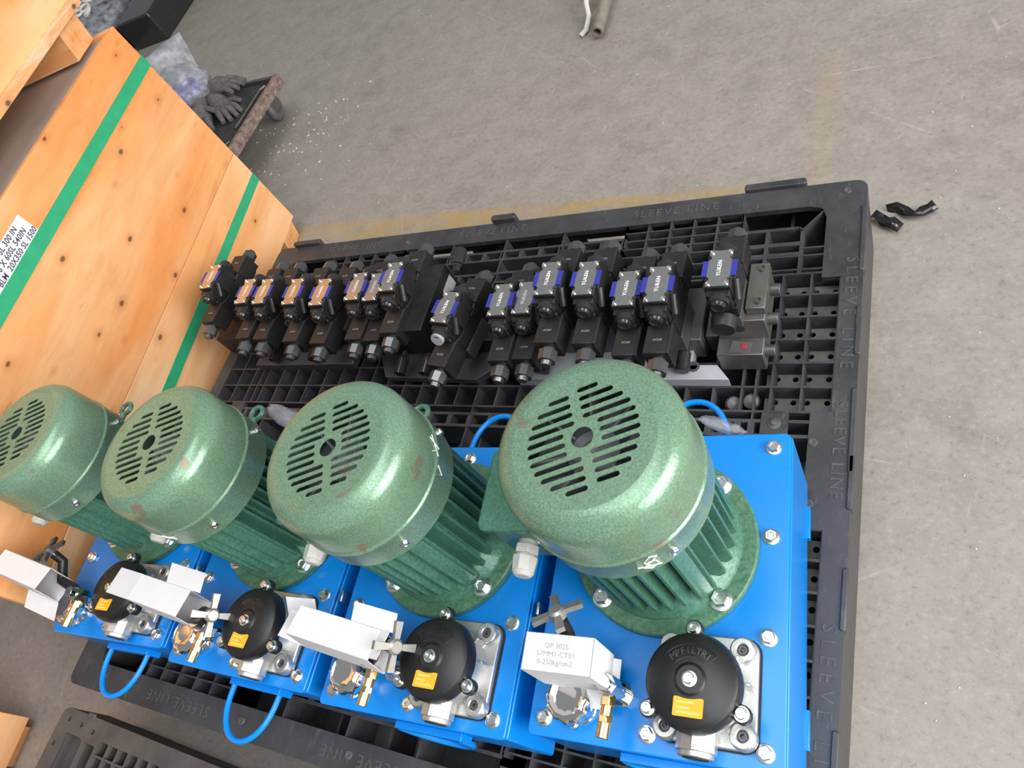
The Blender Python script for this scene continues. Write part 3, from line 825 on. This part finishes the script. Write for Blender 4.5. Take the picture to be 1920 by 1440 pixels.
KNOB = [((.030, .106, .288), (-.1, .30, .95)), ((.152, .053, .275), (.95, -.1, .35)), ((.163, .058, .282), (.95, -.15, .35)), ((.046, .108, .292), (-.15, .5, .85))]
UNITS = []
for i, (tx, ty, th) in enumerate(TANKS):
    root = empty('hydraulic_power_unit', (tx, ty, ZP), th)
    tag(root, LAB[i], 'power unit', 'hydraulic power units on the pallet')
    UNITS.append(root)
    mg = .022
    X0, X1, Y0, Y1 = -mg, TW + mg, -mg, TD + mg
    m = MB()
    m.prism(rounded(X0, X1 + .0015, Y0 + .002, Y1 - .002, .004, 2), .012, TH - .0065)
    m.build('tank_body', 'blue', root, .0015)
    for y in (Y0 + .05, Y1 - .09): MB().box(X0 - .002, X1 + .005, y, y + .05, 0, .014).build('tank_foot', 'blue', root, .001)
    MB().prism(rounded(X0 + .001, X1 - .0005, Y0, Y1, .007, 3), TH - .006, TH).build('top_plate', 'blue', root, .0012)
    for u in (0, TW / 2, TW):
        for k in range(4):
            if u == TW / 2 and k in (1, 2): continue
            link('bolt', BOLT, root, (u, TD * k / 3, TH), (0, 0, random.random() * 2))
    # carrying handles: bracket and hoop at front and back
    for s, y in ((-1, Y0), (1, Y1)):
        MB().box(.090, .206, *sorted((y - s * .002, y + s * .009)), .095, .128).build('handle_bracket', 'blue', root, .001)
        hang = (i >= 2 and s < 0)
        pts = []
        n = 18
        for k in range(n + 1):
            t = PI * k / n
            px = .147 - .053 * math.cos(t) ; out_ = .083 * math.sin(t) ** .8
            if hang: pts.append((px + .01 * math.sin(t), y + s * (.006 + .05 * out_), .118 - .9 * out_))
            else: pts.append((px, y + s * (.006 + out_), .118 + .04 * out_))
        MB().tube(pts, .0048, 10).build('handle', 'blue', root)
    make_motor(root, .1415 + MOFF[i][0], .2434 + MOFF[i][1], CHALK[i], .0)
    make_filter(root)
    make_breather(root)
    make_gauge(root, KNOB[i][0], KNOB[i][1], dark=(i == 0))
    # side latch tab seen beside the plate
    if i: MB().box(X0 - .012, X0 - .008, .128, .146, TH - .03, TH + .010).build('latch_tab', 'zinc', root, .001)

# ------------------------------------------------------------------ white gauge cartons
def carton(i, c, size, rot, flaps, label, txt=None, open_end=None):
    l, w, h = size
    root = empty('gauge_carton', (0, 0, 0))
    base = UNITS[i]
    Mw = base.matrix_basis @ TR(*c)
    root.matrix_world = Mw @ Matrix.Rotation(rot[2], 4, 'Z') @ Matrix.Rotation(rot[1], 4, 'Y') @ Matrix.Rotation(rot[0], 4, 'X')
    tag(root, label, 'box', 'white cartons over the gauges')
    t = .0008; m = MB()
    x0, x1, y0, y1, z0, z1 = -l / 2, l / 2, -w / 2, w / 2, -h / 2, h / 2
    m.box(x0, x1, y0, y1, z1 - t, z1); m.box(x0, x1, y0, y1, z0, z0 + t) if 'bottom' not in flaps else None
    m.box(x0, x1, y0, y0 + t, z0, z1); m.box(x0, x1, y1 - t, y1, z0, z1)
    if 'left' not in flaps: m.box(x0, x0 + t, y0, y1, z0, z1)
    if 'right' not in flaps: m.box(x1 - t, x1, y0, y1, z0, z1)
    m.build('sleeve', 'card', root)
    for nm, specs in flaps.items():
        for (px, py, pz, lx, ly, rx_, ry_, rz_) in specs:
            o = MB().box(0, lx, 0, ly, -.0004, .0004).build('flap', 'card', root)
            o.location = (px, py, pz); o.rotation_euler = (rx_, ry_, rz_)
    if txt:
        for k, s in enumerate(txt):
            link('printed_text', text_mesh(s, .0085, .0001, 'greyprint'), root, (-.002, .008 - .0095 * k, z1 + .0003), (0, 0, 0))
    return root
carton(3, (.058, .058, .262), (.086, .044, .086), (.0, .06, .02),
       {'bottom': [(-.028, -.022, -.043, .071, -.026, .75, 0, 0), (.043, -.020, -.043, .010, .038, 0, .5, 0)]},
       'white carton with printed code, on the gauge of the rightmost power unit', ('QP 3025', '57MM1-CT01', '0-250kg/cm2'))
carton(2, (.062, .060, .270), (.150, .044, .050), (-.15, .04, -.12),
       {'left': [(-.075, -.022, -.024, -.045, .044, 0, .35, 0), (-.075, .022, -.02, -.050, .030, .9, .1, .2)],
        'right': [(.075, -.018, .025, .016, .040, 0, -.25, 0), (.020, .022, .025, .075, .026, .45, 0, .0)]},
       'torn open white carton with folded flaps, on the third gauge from the crate')
carton(1, (.030, .064, .262), (.125, .046, .056), (-.1, .03, -.10),
       {'left': [(-.0625, -.023, .028, -.070, .046, 0, -.10, 0)],
        'right': [(.0, .023, .028, .085, .032, .35, 0, 0)]},
       'long white carton partly covering the orange label, on the second gauge from the crate')
carton(0, (-.018, .060, .270), (.165, .044, .056), (-.15, .03, -.16),
       {'right': [(-.02, -.022, -.028, .105, -.034, .5, 0, 0)]},
       'white carton at the left picture edge, on the gauge nearest the crate')

# ------------------------------------------------------------------ valve stacks
def valve_meshes():
    V = {}
    m = MB()                                             # body: waisted block, top at z = 0
    m.box(-.0215, .0215, -.037, .037, -.050, -.001)
    m.box(-.0265, .0265, -.018, .018, -.050, -.004)
    m.box(-.019, .019, -.047, .047, -.046, -.010)
    V['body'] = m.mesh('directional_valve', 'cast_black', 30)
    w = .0185; k = .0125                                 # nameplate with waisted ends
    poly = [(-w, -.036), (w, -.036), (w, -.027), (w - .004, -.023), (w - .004, -.020), (w, -.016), (w, .016), (w - .004, .020), (w - .004, .023), (w, .027), (w, .036),
            (-w, .036), (-w, .027), (-w + .004, .023), (-w + .004, .020), (-w, .016), (-w, -.016), (-w + .004, -.020), (-w + .004, -.023), (-w, -.027)]
    V['plate'] = MB().prism(poly, -.001, .0012).mesh('nameplate', 'plate', 30)
    m = MB()
    m.box(w, .0275, -.0155, .0155, -.001, .0010)
    V['tab'] = m.mesh('blue_tab', 'bluelabel', 30)
    m = MB(); m.lathe([(.0036, 0), (.0036, .0022), (.0022, .0032), (.0015, .0026)], 12); V['screw'] = m.mesh('plate_screw', 'zinc', 30)
    m = MB()                                             # solenoid nose at one end (+y)
    m.cyl((0, .044, -.024), (0, .056, -.024), .0175, n=24); m.cyl((0, .055, -.022), (0, .061, -.022), .0130, .0115, n=20)
    V['nose'] = m.mesh('solenoid_nose', 'gloss_black', 40)
    m = MB(); m.tube([(.0095 * math.cos(t), .0615, -.022 + .0095 * math.sin(t)) for t in [2 * PI * k / 20 for k in range(20)]], .0014, 6, True); V['pin'] = m.mesh('nose_ring', 'gloss_black', 40)
    m = MB(); m.cyl((.0250, -.014, -.010), (.0265, -.037, -.034), .0068, n=16); V['boss'] = m.mesh('side_boss', 'coil_black', 40)
    m = MB(); m.cyl((.0265, -.0365, -.0335), (.0266, -.0378, -.0349), .0036, n=12); V['bore'] = m.mesh('boss_bore', 'gasket', 40)
    m = MB(); m.cyl((.0195, .048, -.049), (.0195, .106, -.049), .0036, n=10); V['rib'] = m.mesh('coil_ridge', 'gloss_black', 40)
    m = MB()                                             # coil + connector box, lower
    m.box(-.020, .020, .030, .090, -.098, -.050); m.box(-.0225, .0225, .050, .106, -.094, -.046)
    m.box(-.014, .014, .042, .052, -.052, -.038)
    V['coil'] = m.mesh('solenoid_coil', 'coil_black', 30)
    m = MB()
    m.cyl((0, .105, -.070), (0, .112, -.070), .0125, n=20); m.cyl((0, .111, -.070), (0, .131, -.071), .0182, .0172, n=8)
    m.cyl((0, .131, -.071), (0, .139, -.0715), .0105, .0095, n=12)
    V['gland'] = m.mesh('gland_nut', 'nut_black', 25)
    V['text'] = text_mesh('YUKEN', .0095, .0002, 'white', 1.05)
    V['mini'] = text_mesh('AC220', .0055, .0001, 'greyprint', 1.0)
    m = MB()                                             # flow-control screw cap
    m.cyl((0, 0, 0), (0, -.012, -.001), .0075, n=12); m.cyl((0, -.011, -.001), (0, -.016, -.0015), .0105, n=6); m.cyl((0, -.017, -.0015), (0, -.052, -.006), .0125, n=20)
    V['cap'] = m.mesh('adjuster_cap', 'gloss_black', 30)
    m = MB(); m.cyl((0, 0, 0), (0, -.012, 0), .0085, n=6); m.cyl((0, -.012, 0), (0, -.016, 0), .006, n=12)
    V['hex'] = m.mesh('hex_plug', 'zinc', 30)
    return V
VM = valve_meshes()
def add_valve(root, x, y, z, yaw=0.0, front=True, back=True, depth=.10, tilt=0.0, writing=True):
    """x, y, z: centre of the nameplate in the root's frame"""
    b = link('directional_valve', VM['body'], root, (x, y, z), (0, tilt, yaw)); bev(b, .0015)
    link('nameplate', VM['plate'], b)
    link('blue_tab', VM['tab'], b); link('blue_tab', VM['tab'], b, None, (0, 0, PI))
    for sx in (-1, 1):
        for sy in (-1, 1): link('plate_screw', VM['screw'], b, (sx * .0145, sy * .0315, .001))
    link('side_boss', VM['boss'], b); link('boss_bore', VM['bore'], b)
    if writing: link('lettering', VM['text'], b, (0, 0, .0015), (0, 0, PI / 2))
    for on, r in ((front, PI), (back, 0)):
        link('solenoid_nose', VM['nose'], b, None, (0, 0, r)); link('nose_ring', VM['pin'], b, None, (0, 0, r))
        if on:
            c = link('solenoid_coil', VM['coil'], b, None, (0, 0, r)); bev(c, .002)
            link('gland_nut', VM['gland'], b, None, (0, 0, r))
            link('coil_ridge', VM['rib'], b, (0, 0 if r == 0 else -.154, 0))
            if on is front: link('lettering', VM['mini'], b, (0, (-1 if r else 1) * .080, -.0455))
    # sandwich plates below the valve, down to the manifold
    m = MB(); zb = -.052; n = 2 if depth > .075 else 1
    hgt = (depth - .052) / n
    for k in range(n):
        m = MB(); m.box(-.0225, .0225, -.041, .041, zb - hgt, zb - .0008)
        o = m.build('sandwich_plate', 'darksteel' if k else 'cast_black', b, .0012); zb -= hgt
    return b
def block(root, x0, x1, y0, y1, z0, z1, mat, name='manifold_block', bv=.0015):
    return MB().box(x0, x1, y0, y1, z0, z1).build(name, mat, root, bv)
# plate centres in the pallet frame (z above the deck)
def manifold(label, x, y, yaw=0):
    r = empty('valve_manifold', (x, y, ZP), yaw); tag(r, label, 'valve block', 'hydraulic valve blocks on the pallet')
    return r
g1 = manifold('five directional valves bolted on one dark block, next to the plywood crate', -.80, .35)
block(g1, -.30, .215, -.055, .055, 0, .062, 'cast_black')
block(g1, -.16, .16, -.110, .00, 0, .020, 'darksteel', 'base_plate')
for (x, y, z, yw) in ((-1.055, .402, .185, 0), (-.925, .362, .165, 0), (-.862, .357, .165, 0), (-.742, .338, .178, 0), (-.654, .330, .178, 0)):
    add_valve(g1, x + .80, y - .35, z, yw, depth=z - .062)
for x in (-.085, .045): link('adjuster_cap', VM['cap'], g1, (x, -.055, .040))
for x in (-.03, .10, .17): link('hex_plug', VM['hex'], g1, (x, -.055, .035))
g2 = manifold('four directional valves on a black block with a white data plate, middle left', -.44, .32)
block(g2, -.13, .20, -.055, .065, 0, .062, 'cast_black')
MB().prism([(-.125, -.06), (-.09, -.115), (.15, -.122), (.20, -.085), (.20, .0), (-.125, .0)], 0, .018).build('base_plate', 'darksteel', g2, .001)
for x, y in ((.065, -.075), (.062, -.104)): MB().lathe([(.009, 0), (.009, .0012), (.006, .0014), (.0055, -.004)], 20, TR(x, y, .018)).build('screw_hole', 'gasket', g2)
for (x, y, z, yw, fr) in ((-.552, .336, .180, 0, True), (-.505, .335, .175, 0, True), (-.428, .325, .215, 0, True), (-.290, .262, .185, math.radians(-8), True)):
    add_valve(g2, x + .44, y - .32, z, yw, fr, depth=z - .062)
bk = block(g2, .012, .078, -.085, .085, .062, .150, 'cast_black', 'relief_body')
MB().box(.0785, .0790, -.045, .005, .082, .122).build('data_plate', 'silver', g2)
MB().box(.0785, .0790, .030, .075, .095, .125).build('data_plate', 'greyprint', g2)
MB().cyl((.142, -.114, .163), (.1415, -.122, .166), .0135, n=24).build('silver_plug', 'silver', g2, .001)
for x in (-.02, .045): link('adjuster_cap', VM['cap'], g2, (x, -.078, .060))
o = link('adjuster_cap', VM['cap'], g2, (.115, .060, .150), (PI, 0, 0))
g3 = manifold('six directional valves with blue-tabbed plates on one grey block, behind the rightmost motor', -.02, .31)
block(g3, -.20, .20, -.055, .06, 0, .058, 'darksteel')
MB().prism([(-.17, -.115), (.250, -.116), (.226, -.086), (.180, -.086), (.180, -.04), (-.20, -.04)], 0, .024).build('base_plate', 'silver', g3, .001)
MB().lathe([(.011, 0), (.011, .001), (.0065, .0012), (.006, -.004)], 20, TR(.185, -.090, .024)).build('screw_hole', 'darksteel', g3)
for (x, y, z, yw) in ((-.174, .277, .178, 0), (-.128, .285, .170, 0), (-.063, .292, .212, 0), (.008, .292, .205, 0), (.080, .277, .188, 0), (.139, .274, .198, 0)):
    add_valve(g3, x + .02, y - .31, z, yw, depth=z - .058)
for x in (-.155, -.105, .17): link('adjuster_cap', VM['cap'], g3, (x, -.056, .045))
g4 = manifold('single directional valve on a bare steel block, at the right end of the row', .245, .27)
block(g4, -.034, .050, -.008, .100, .048, .100, 'steel')
block(g4, -.036, .042, -.042, .050, 0, .048, 'steel', 'lower_block')
block(g4, -.061, -.037, .000, .110, 0, .046, 'darksteel', 'rear_block')
block(g4, .020, .052, .004, .098, .100, .118, 'steel', 'top_block')
add_valve(g4, -.005, .022, .205, 0, front=False, back=True, depth=.205 - .10)
MB().cyl((0, -.030, .160), (.0, -.052, .158), .0215, .0195, n=24).build('end_nut', 'coil_black', g4, .001).location = (-.004, 0, -.02)
for (x, y, z) in ((.055, .065, .085), (.055, .012, .075), (.047, -.022, .030)):
    MB().cyl((x - .006, y, z), (x + .012, y, z), .0105, n=18).build('end_plug', 'darksteel', g4, .001)
for (x, y) in ((.041, .085), (.041, .018)): MB().lathe([(.0065, 0), (.0065, .004), (.004, .004), (.0035, .001)], 16, TR(x, y, .118)).build('socket_screw', 'darksteel', g4)
for (x, y, z) in ((.005, -.0085, .078),): MB().cyl((x, y, z), (x, y - .001, z), .009, n=18).build('port', 'gasket', g4)
st = MB().box(-.017, .017, -.011, .011, 0, .0006).build('sticker', 'foil', g4); st.location = (.004, -.026, .0483); st.rotation_euler = (0, 0, -.12)
st2 = MB().lathe([(.005, 0), (.005, .0003)], 14, TR(.010, -.024, .0490)).build('sticker_dot', 'red', g4)

# ------------------------------------------------------------------ loose plastic film bags
def crumple(name, size, seed, mat='film', seg=14, amp=.2):
    rnd = random.Random(seed); lx, ly, lz = size
    bm = bmesh.new(); bmesh.ops.create_uvsphere(bm, u_segments=seg * 2, v_segments=seg, radius=1)
    from mathutils import noise as mn
    for v in bm.verts:
        c = v.co.copy(); d = 1 + amp * mn.noise(c * 2.2 + Vector((seed, 0, 0))) + amp * .8 * mn.noise(c * 6 + Vector((0, seed, 0)))
        v.co = Vector((c.x * lx * d, c.y * ly * d, c.z * lz * d))
    me = bpy.data.meshes.new(name); bm.to_mesh(me); bm.free(); me.materials.append(MT[mat]); me.shade_smooth()
    return me
o = link('plastic_bag', crumple('plastic_bag', (.060, .018, .014), 3), None, (-.475, -.035, ZP + .27), (.2, .15, -.3))
tag(o, 'crumpled clear plastic bag tied behind the second green motor from the crate', 'plastic bag')
o = link('plastic_bag', crumple('plastic_bag', (.035, .010, .010), 5), None, (.262, .042, ZP + .145), (0, .1, -.25))
tag(o, 'small crumpled clear film behind the rightmost green motor by the tank handle', 'plastic bag')

# ------------------------------------------------------------------ background: trolley with gloves, bags
tr = empty('mesh_trolley', (-1.62, 1.56, 0), math.radians(86.0))
tag(tr, 'low rusty trolley with wire mesh deck standing behind the plywood crate', 'trolley')
zt = .17; LX, LY = -1.0, .72    # local: x runs back along the rusty edge, y to the left
m = MB(); m.box(-1.0, 0, .002, .025, zt - .035, zt + .008); m.build('edge_rail', 'rust', tr, .003)
m = MB(); m.box(-.014, 0, .03, .72, zt - .02, zt + .004); m.build('end_rail', 'darksteel', tr, .002)
m = MB(); m.box(-1.0, 0, .705, .72, zt - .03, zt + .006); m.build('back_rail', 'rust', tr, .002)
m = MB(); m.box(-.99, -.012, .03, .705, zt - .022, zt - .018); m.build('deck_sheet', 'runner', tr)
for k in range(60):
    pass
m = MB()
for k in range(58): m.box(-.99, -.014, .035 + k * .0115, .0375 + k * .0115, zt - .016, zt - .012)
for k in range(12): m.box(-.98 + k * .083, -.977 + k * .083, .03, .705, zt - .018, zt - .0155)
o = m.build('wire_mesh', 'darksteel', tr, smooth=0)
for y0, y1 in ((-.27, -.07), (-.62, -.36)):
    MB().tube([(y0, .062, zt + .001), (y1, .062, zt + .001), (y1 + .02, .045, zt + .001)], .004, 6).build('deck_wire', 'steel', tr)
for x, y in ((-.02, .13), (-.12, .62), (-.9, .10)):
    T = TR(x, y, .058) @ Matrix.Rotation(PI / 2, 4, 'X') @ Matrix.Rotation(.4, 4, 'Y')
    m = MB(); m.lathe([(.028, -.016), (.050, -.016), (.056, -.010), (.058, 0), (.056, .010), (.050, .016), (.028, .016)], 28, T); w = m.build('caster_wheel', 'rubber', tr)
    m = MB(); m.lathe([(.010, -.020), (.030, -.018), (.030, .018), (.010, .020)], 20, T)
    m.box(x - .02, x + .02, y - .025, y - .020, .05, .135); m.box(x - .02, x + .02, y + .020, y + .025, .05, .135); m.box(x - .03, x + .03, y - .03, y + .03, .130, .136)
    m.build('caster_fork', 'steel', tr)
def glove(loc, rz, sc, seed, label):
    rnd = random.Random(seed)
    m = MB()
    pts = [(-.11, 0, .012), (-.05, 0, .018), (0, 0, .020), (.04, 0, .018)]
    m.tube(pts, [.030, .030, .040, .034], 12)
    for k, (a, L) in enumerate(((-.15, .070), (-.05, .082), (.05, .085), (.14, .075), (.7, .055))):
        x0 = .03 if k < 4 else -.01; y0 = (-.03, -.011, .009, .028, .034)[k]
        q = [(x0, y0, .018), (x0 + L * .5 * math.cos(a), y0 + L * .5 * math.sin(a), .026), (x0 + L * math.cos(a), y0 + L * math.sin(a), .012)]
        m.tube(q, [.0125, .012, .009], 8)
    o = m.build('work_glove', 'glove', None, 0, 60); o.location = loc; o.rotation_euler = (rnd.uniform(-.3, .3), rnd.uniform(-.2, .2), rz); o.scale = (sc, sc, sc)
    tag(o, label, 'glove', 'grey work gloves on the trolley')
glove((-1.85, 1.43, zt), -.6, 1.05, 1, 'grey knitted glove on top of the pile on the trolley, fingers towards the rail')
glove((-1.88, 1.36, zt + .02), -1.0, 1.0, 2, 'grey knitted glove on the trolley, lower of the pair, closest to the crate')
glove((-1.86, 1.50, zt + .03), -.1, 1.0, 3, 'grey knitted glove on the trolley, farthest of the pile with pale cuff')
o = link('plastic_bag', crumple('plastic_bag', (.13, .11, .09), 11), None, (-2.02, 1.47, zt + .09), (0, 0, .4))
tag(o, 'shiny clear plastic bag of blue printed parts beside the grey gloves', 'plastic bag')
o = link('blue_printed_parcel', crumple('blue_printed_parcel', (.08, .07, .05), 19, 'bluelabel', 10, .3), None, (-2.01, 1.48, zt + .07))
tag(o, 'blue and white printed parcel inside the clear bag on the trolley', 'parcel')
m = MB(); rnd = random.Random(4)
nx, ny = 8, 10; vs = []; fs = []
for j in range(ny):
    for k in range(nx):
        u = k / (nx - 1); v = j / (ny - 1)
        vs.append((u * .20 - .10, v * .10 + .02 * math.sin(3 * u + 5 * v) + rnd.uniform(-.006, .006), .21 * v))
for j in range(ny - 1):
    for k in range(nx - 1):
        a = j * nx + k; fs.append((a, a + 1, a + nx + 1, a + nx))
m.add(vs, fs)
o = m.build('plastic_sheet', 'film', None, 0, 60); o.location = (-2.04, 1.50, zt + .01); o.rotation_euler = (0, 0, .5)
md = o.modifiers.new('thick', 'SOLIDIFY'); md.thickness = .004
tag(o, 'upright sheet of folded clear plastic film behind the plywood crate edge', 'plastic sheet')

# dark bin with bubble-wrapped parts at the top left
bn = empty('parts_bin', (-3.46, 2.50, 0), .05)
tag(bn, 'low dark plastic bin at the top left behind the crates', 'bin')
m = MB()
for a in ((-.02, .02, -.6, .45, 0, .14), (-.7, .0, .43, .45, 0, .14), (-.7, 0, -.6, .45, 0, .01), (-.7, -.68, -.6, .45, 0, .14)): m.box(*a)
m.build('bin_shell', 'gloss_black', bn, .003)
MB().box(.020, .034, -.6, .45, .125, .14).build('bin_rim', 'darksteel', bn, .002)
MB().box(.07, .34, -.02, .70, .0, .16).build('side_case', 'gloss_black', bn, .01)
o = link('bubble_wrap', crumple('bubble_wrap', (.30, .30, .12), 23), None, (-3.80, 2.62, .13), (0, 0, .1))
tag(o, 'bubble wrapped parcel lying in the dark bin at top left', 'parcel')
rnd = random.Random(9)
for k in range(16):
    a = rnd.uniform(0, 6.28); r = rnd.uniform(.03, .24)
    m = MB(); m.tube([(.03 * math.cos(t), .03 * math.sin(t), 0) for t in [2 * PI * q / 12 for q in range(12)]], .008, 6, True)
    q = m.build('plastic_ring', 'scrap'); q.location = (-3.74 + r * math.cos(a), 2.58 + r * math.sin(a), .26 - r * .15); q.rotation_euler = (rnd.uniform(-.4, .4), rnd.uniform(-.4, .4), 0)
    tag(q, 'small white plastic ring in the wrapped parcel at top left', 'ring', 'white rings in the dark bin')
m = MB()
m.tube([(.05 * math.cos(t), t * .012, .05 + .05 * math.sin(t)) for t in [k * .4 for k in range(80)]], .006, 6)
o = m.build('coil_spring', 'darksteel'); o.location = (-3.30, 1.95, 0); o.rotation_euler = (0, 0, -.1)
tag(o, 'dark coiled hose lying on the floor below the bin at top left', 'hose')

# pipe leg and bent rod at the top edge
ps = empty('pipe_stand', (-.372, 1.72, 0), 0)
tag(ps, 'grey-green pipe and pale bent rod of a stand at the top edge', 'stand')
def pipe(p0, p1, ro, ri):
    p0 = Vector(p0); p1 = Vector(p1); d = p1 - p0
    T = TR(*p0) @ d.to_track_quat('Z', 'Y').to_matrix().to_4x4()
    L = d.length
    return MB().lathe([(ri, L * .6), (ri, 0), (ro * .98, 0), (ro, .004), (ro, L)], 24, T, cap0=True, cap1=True)
pipe((-.002, -.165, .030), (.02, .42, .09), .0195, .0125).build('pipe', 'wet_pipe', ps)
MB().tube([(-.075, -.125, .006), (-.058, -.112, .012), (-.050, -.07, .03), (-.062, -.03, .05), (-.066, .02, .06), (-.01, .06, .07), (.0, .14, .08)], .0085, 8).build('bent_rod', 'palepaint', ps)
MB().tube([(-.07, .0, .055), (-.04, .008, .058), (-.012, .0, .056)], .009, 8).build('cross_rod', 'palepaint', ps)
MB().box(-.55, .10, .26, .9, .06, .10).build('stand_base', 'darksteel', ps, .004)
for x in (-.5, .05):
    for y in (.3, .85): MB().cyl((x, y, 0), (x, y, .06), .02, n=12).build('stand_foot', 'darksteel', ps)

# torn black tape on the floor
def ribbon(name, pts, w, label, th=.0012):
    vs = []; n = len(pts)
    P = [Vector(p[:3]) for p in pts]
    for i, p in enumerate(P):
        t = (P[min(i + 1, n - 1)] - P[max(i - 1, 0)]).normalized()
        roll = pts[i][3] if len(pts[i]) > 3 else 0
        side = t.cross(Vector((0, 0, 1))).normalized(); side = Matrix.Rotation(roll, 3, t) @ side
        vs += [p + side * w / 2, p - side * w / 2]
    fs = [(2 * i, 2 * i + 1, 2 * i + 3, 2 * i + 2) for i in range(n - 1)]
    o = MB().add(vs, fs).build(name, 'tape', None, 0, 60)
    md = o.modifiers.new('thick', 'SOLIDIFY'); md.thickness = th; md.offset = 0
    tag(o, label, 'tape', 'torn tape on the floor')
ribbon('tape_scrap', [(.425, .716, .010, .3), (.436, .704, .020, -.4), (.450, .690, .012, .2), (.462, .681, .020, .5), (.478, .672, .010, 0)], .024, 'crumpled strip of black tape on the floor closest to the pallet corner')
ribbon('tape_scrap', [(.452, .730, .006, 1.2), (.470, .728, .012, 1.0), (.486, .714, .012, .3), (.500, .702, .016, -.4), (.516, .706, .016, .3), (.530, .714, .014, .2), (.540, .718, .020, .6)], .022, 'twisted strip of black tape on the floor, farther from the pallet corner')

# pale chips scattered on the floor: uncountable litter
rnd = random.Random(21); m = MB()
def chip(x, y, s):
    a = rnd.uniform(0, PI); n = rnd.randint(4, 6); e = rnd.uniform(.35, 1)
    poly = [(s * math.cos(2 * PI * k / n) * rnd.uniform(.6, 1), s * e * math.sin(2 * PI * k / n) * rnd.uniform(.6, 1)) for k in range(n)]
    m.prism(poly, .0003, .0003 + min(.002, s * .3), TR(x, y) @ RZ(a))
for k in range(110): chip(rnd.gauss(-1.60, .16), rnd.gauss(1.40, .13), rnd.uniform(.002, .007))
for k in range(200): chip(rnd.uniform(-2.4, .9), rnd.uniform(.75, 2.6), rnd.uniform(.001, .0035))
for k in range(45): chip(rnd.uniform(.48, .75), rnd.uniform(-.4, .8), rnd.uniform(.0008, .0026))
o = m.build('floor_litter', 'scrap', None, 0, 0)
tag(o, 'scattered pale chips and crumbs on the concrete floor', 'litter', kind='stuff')
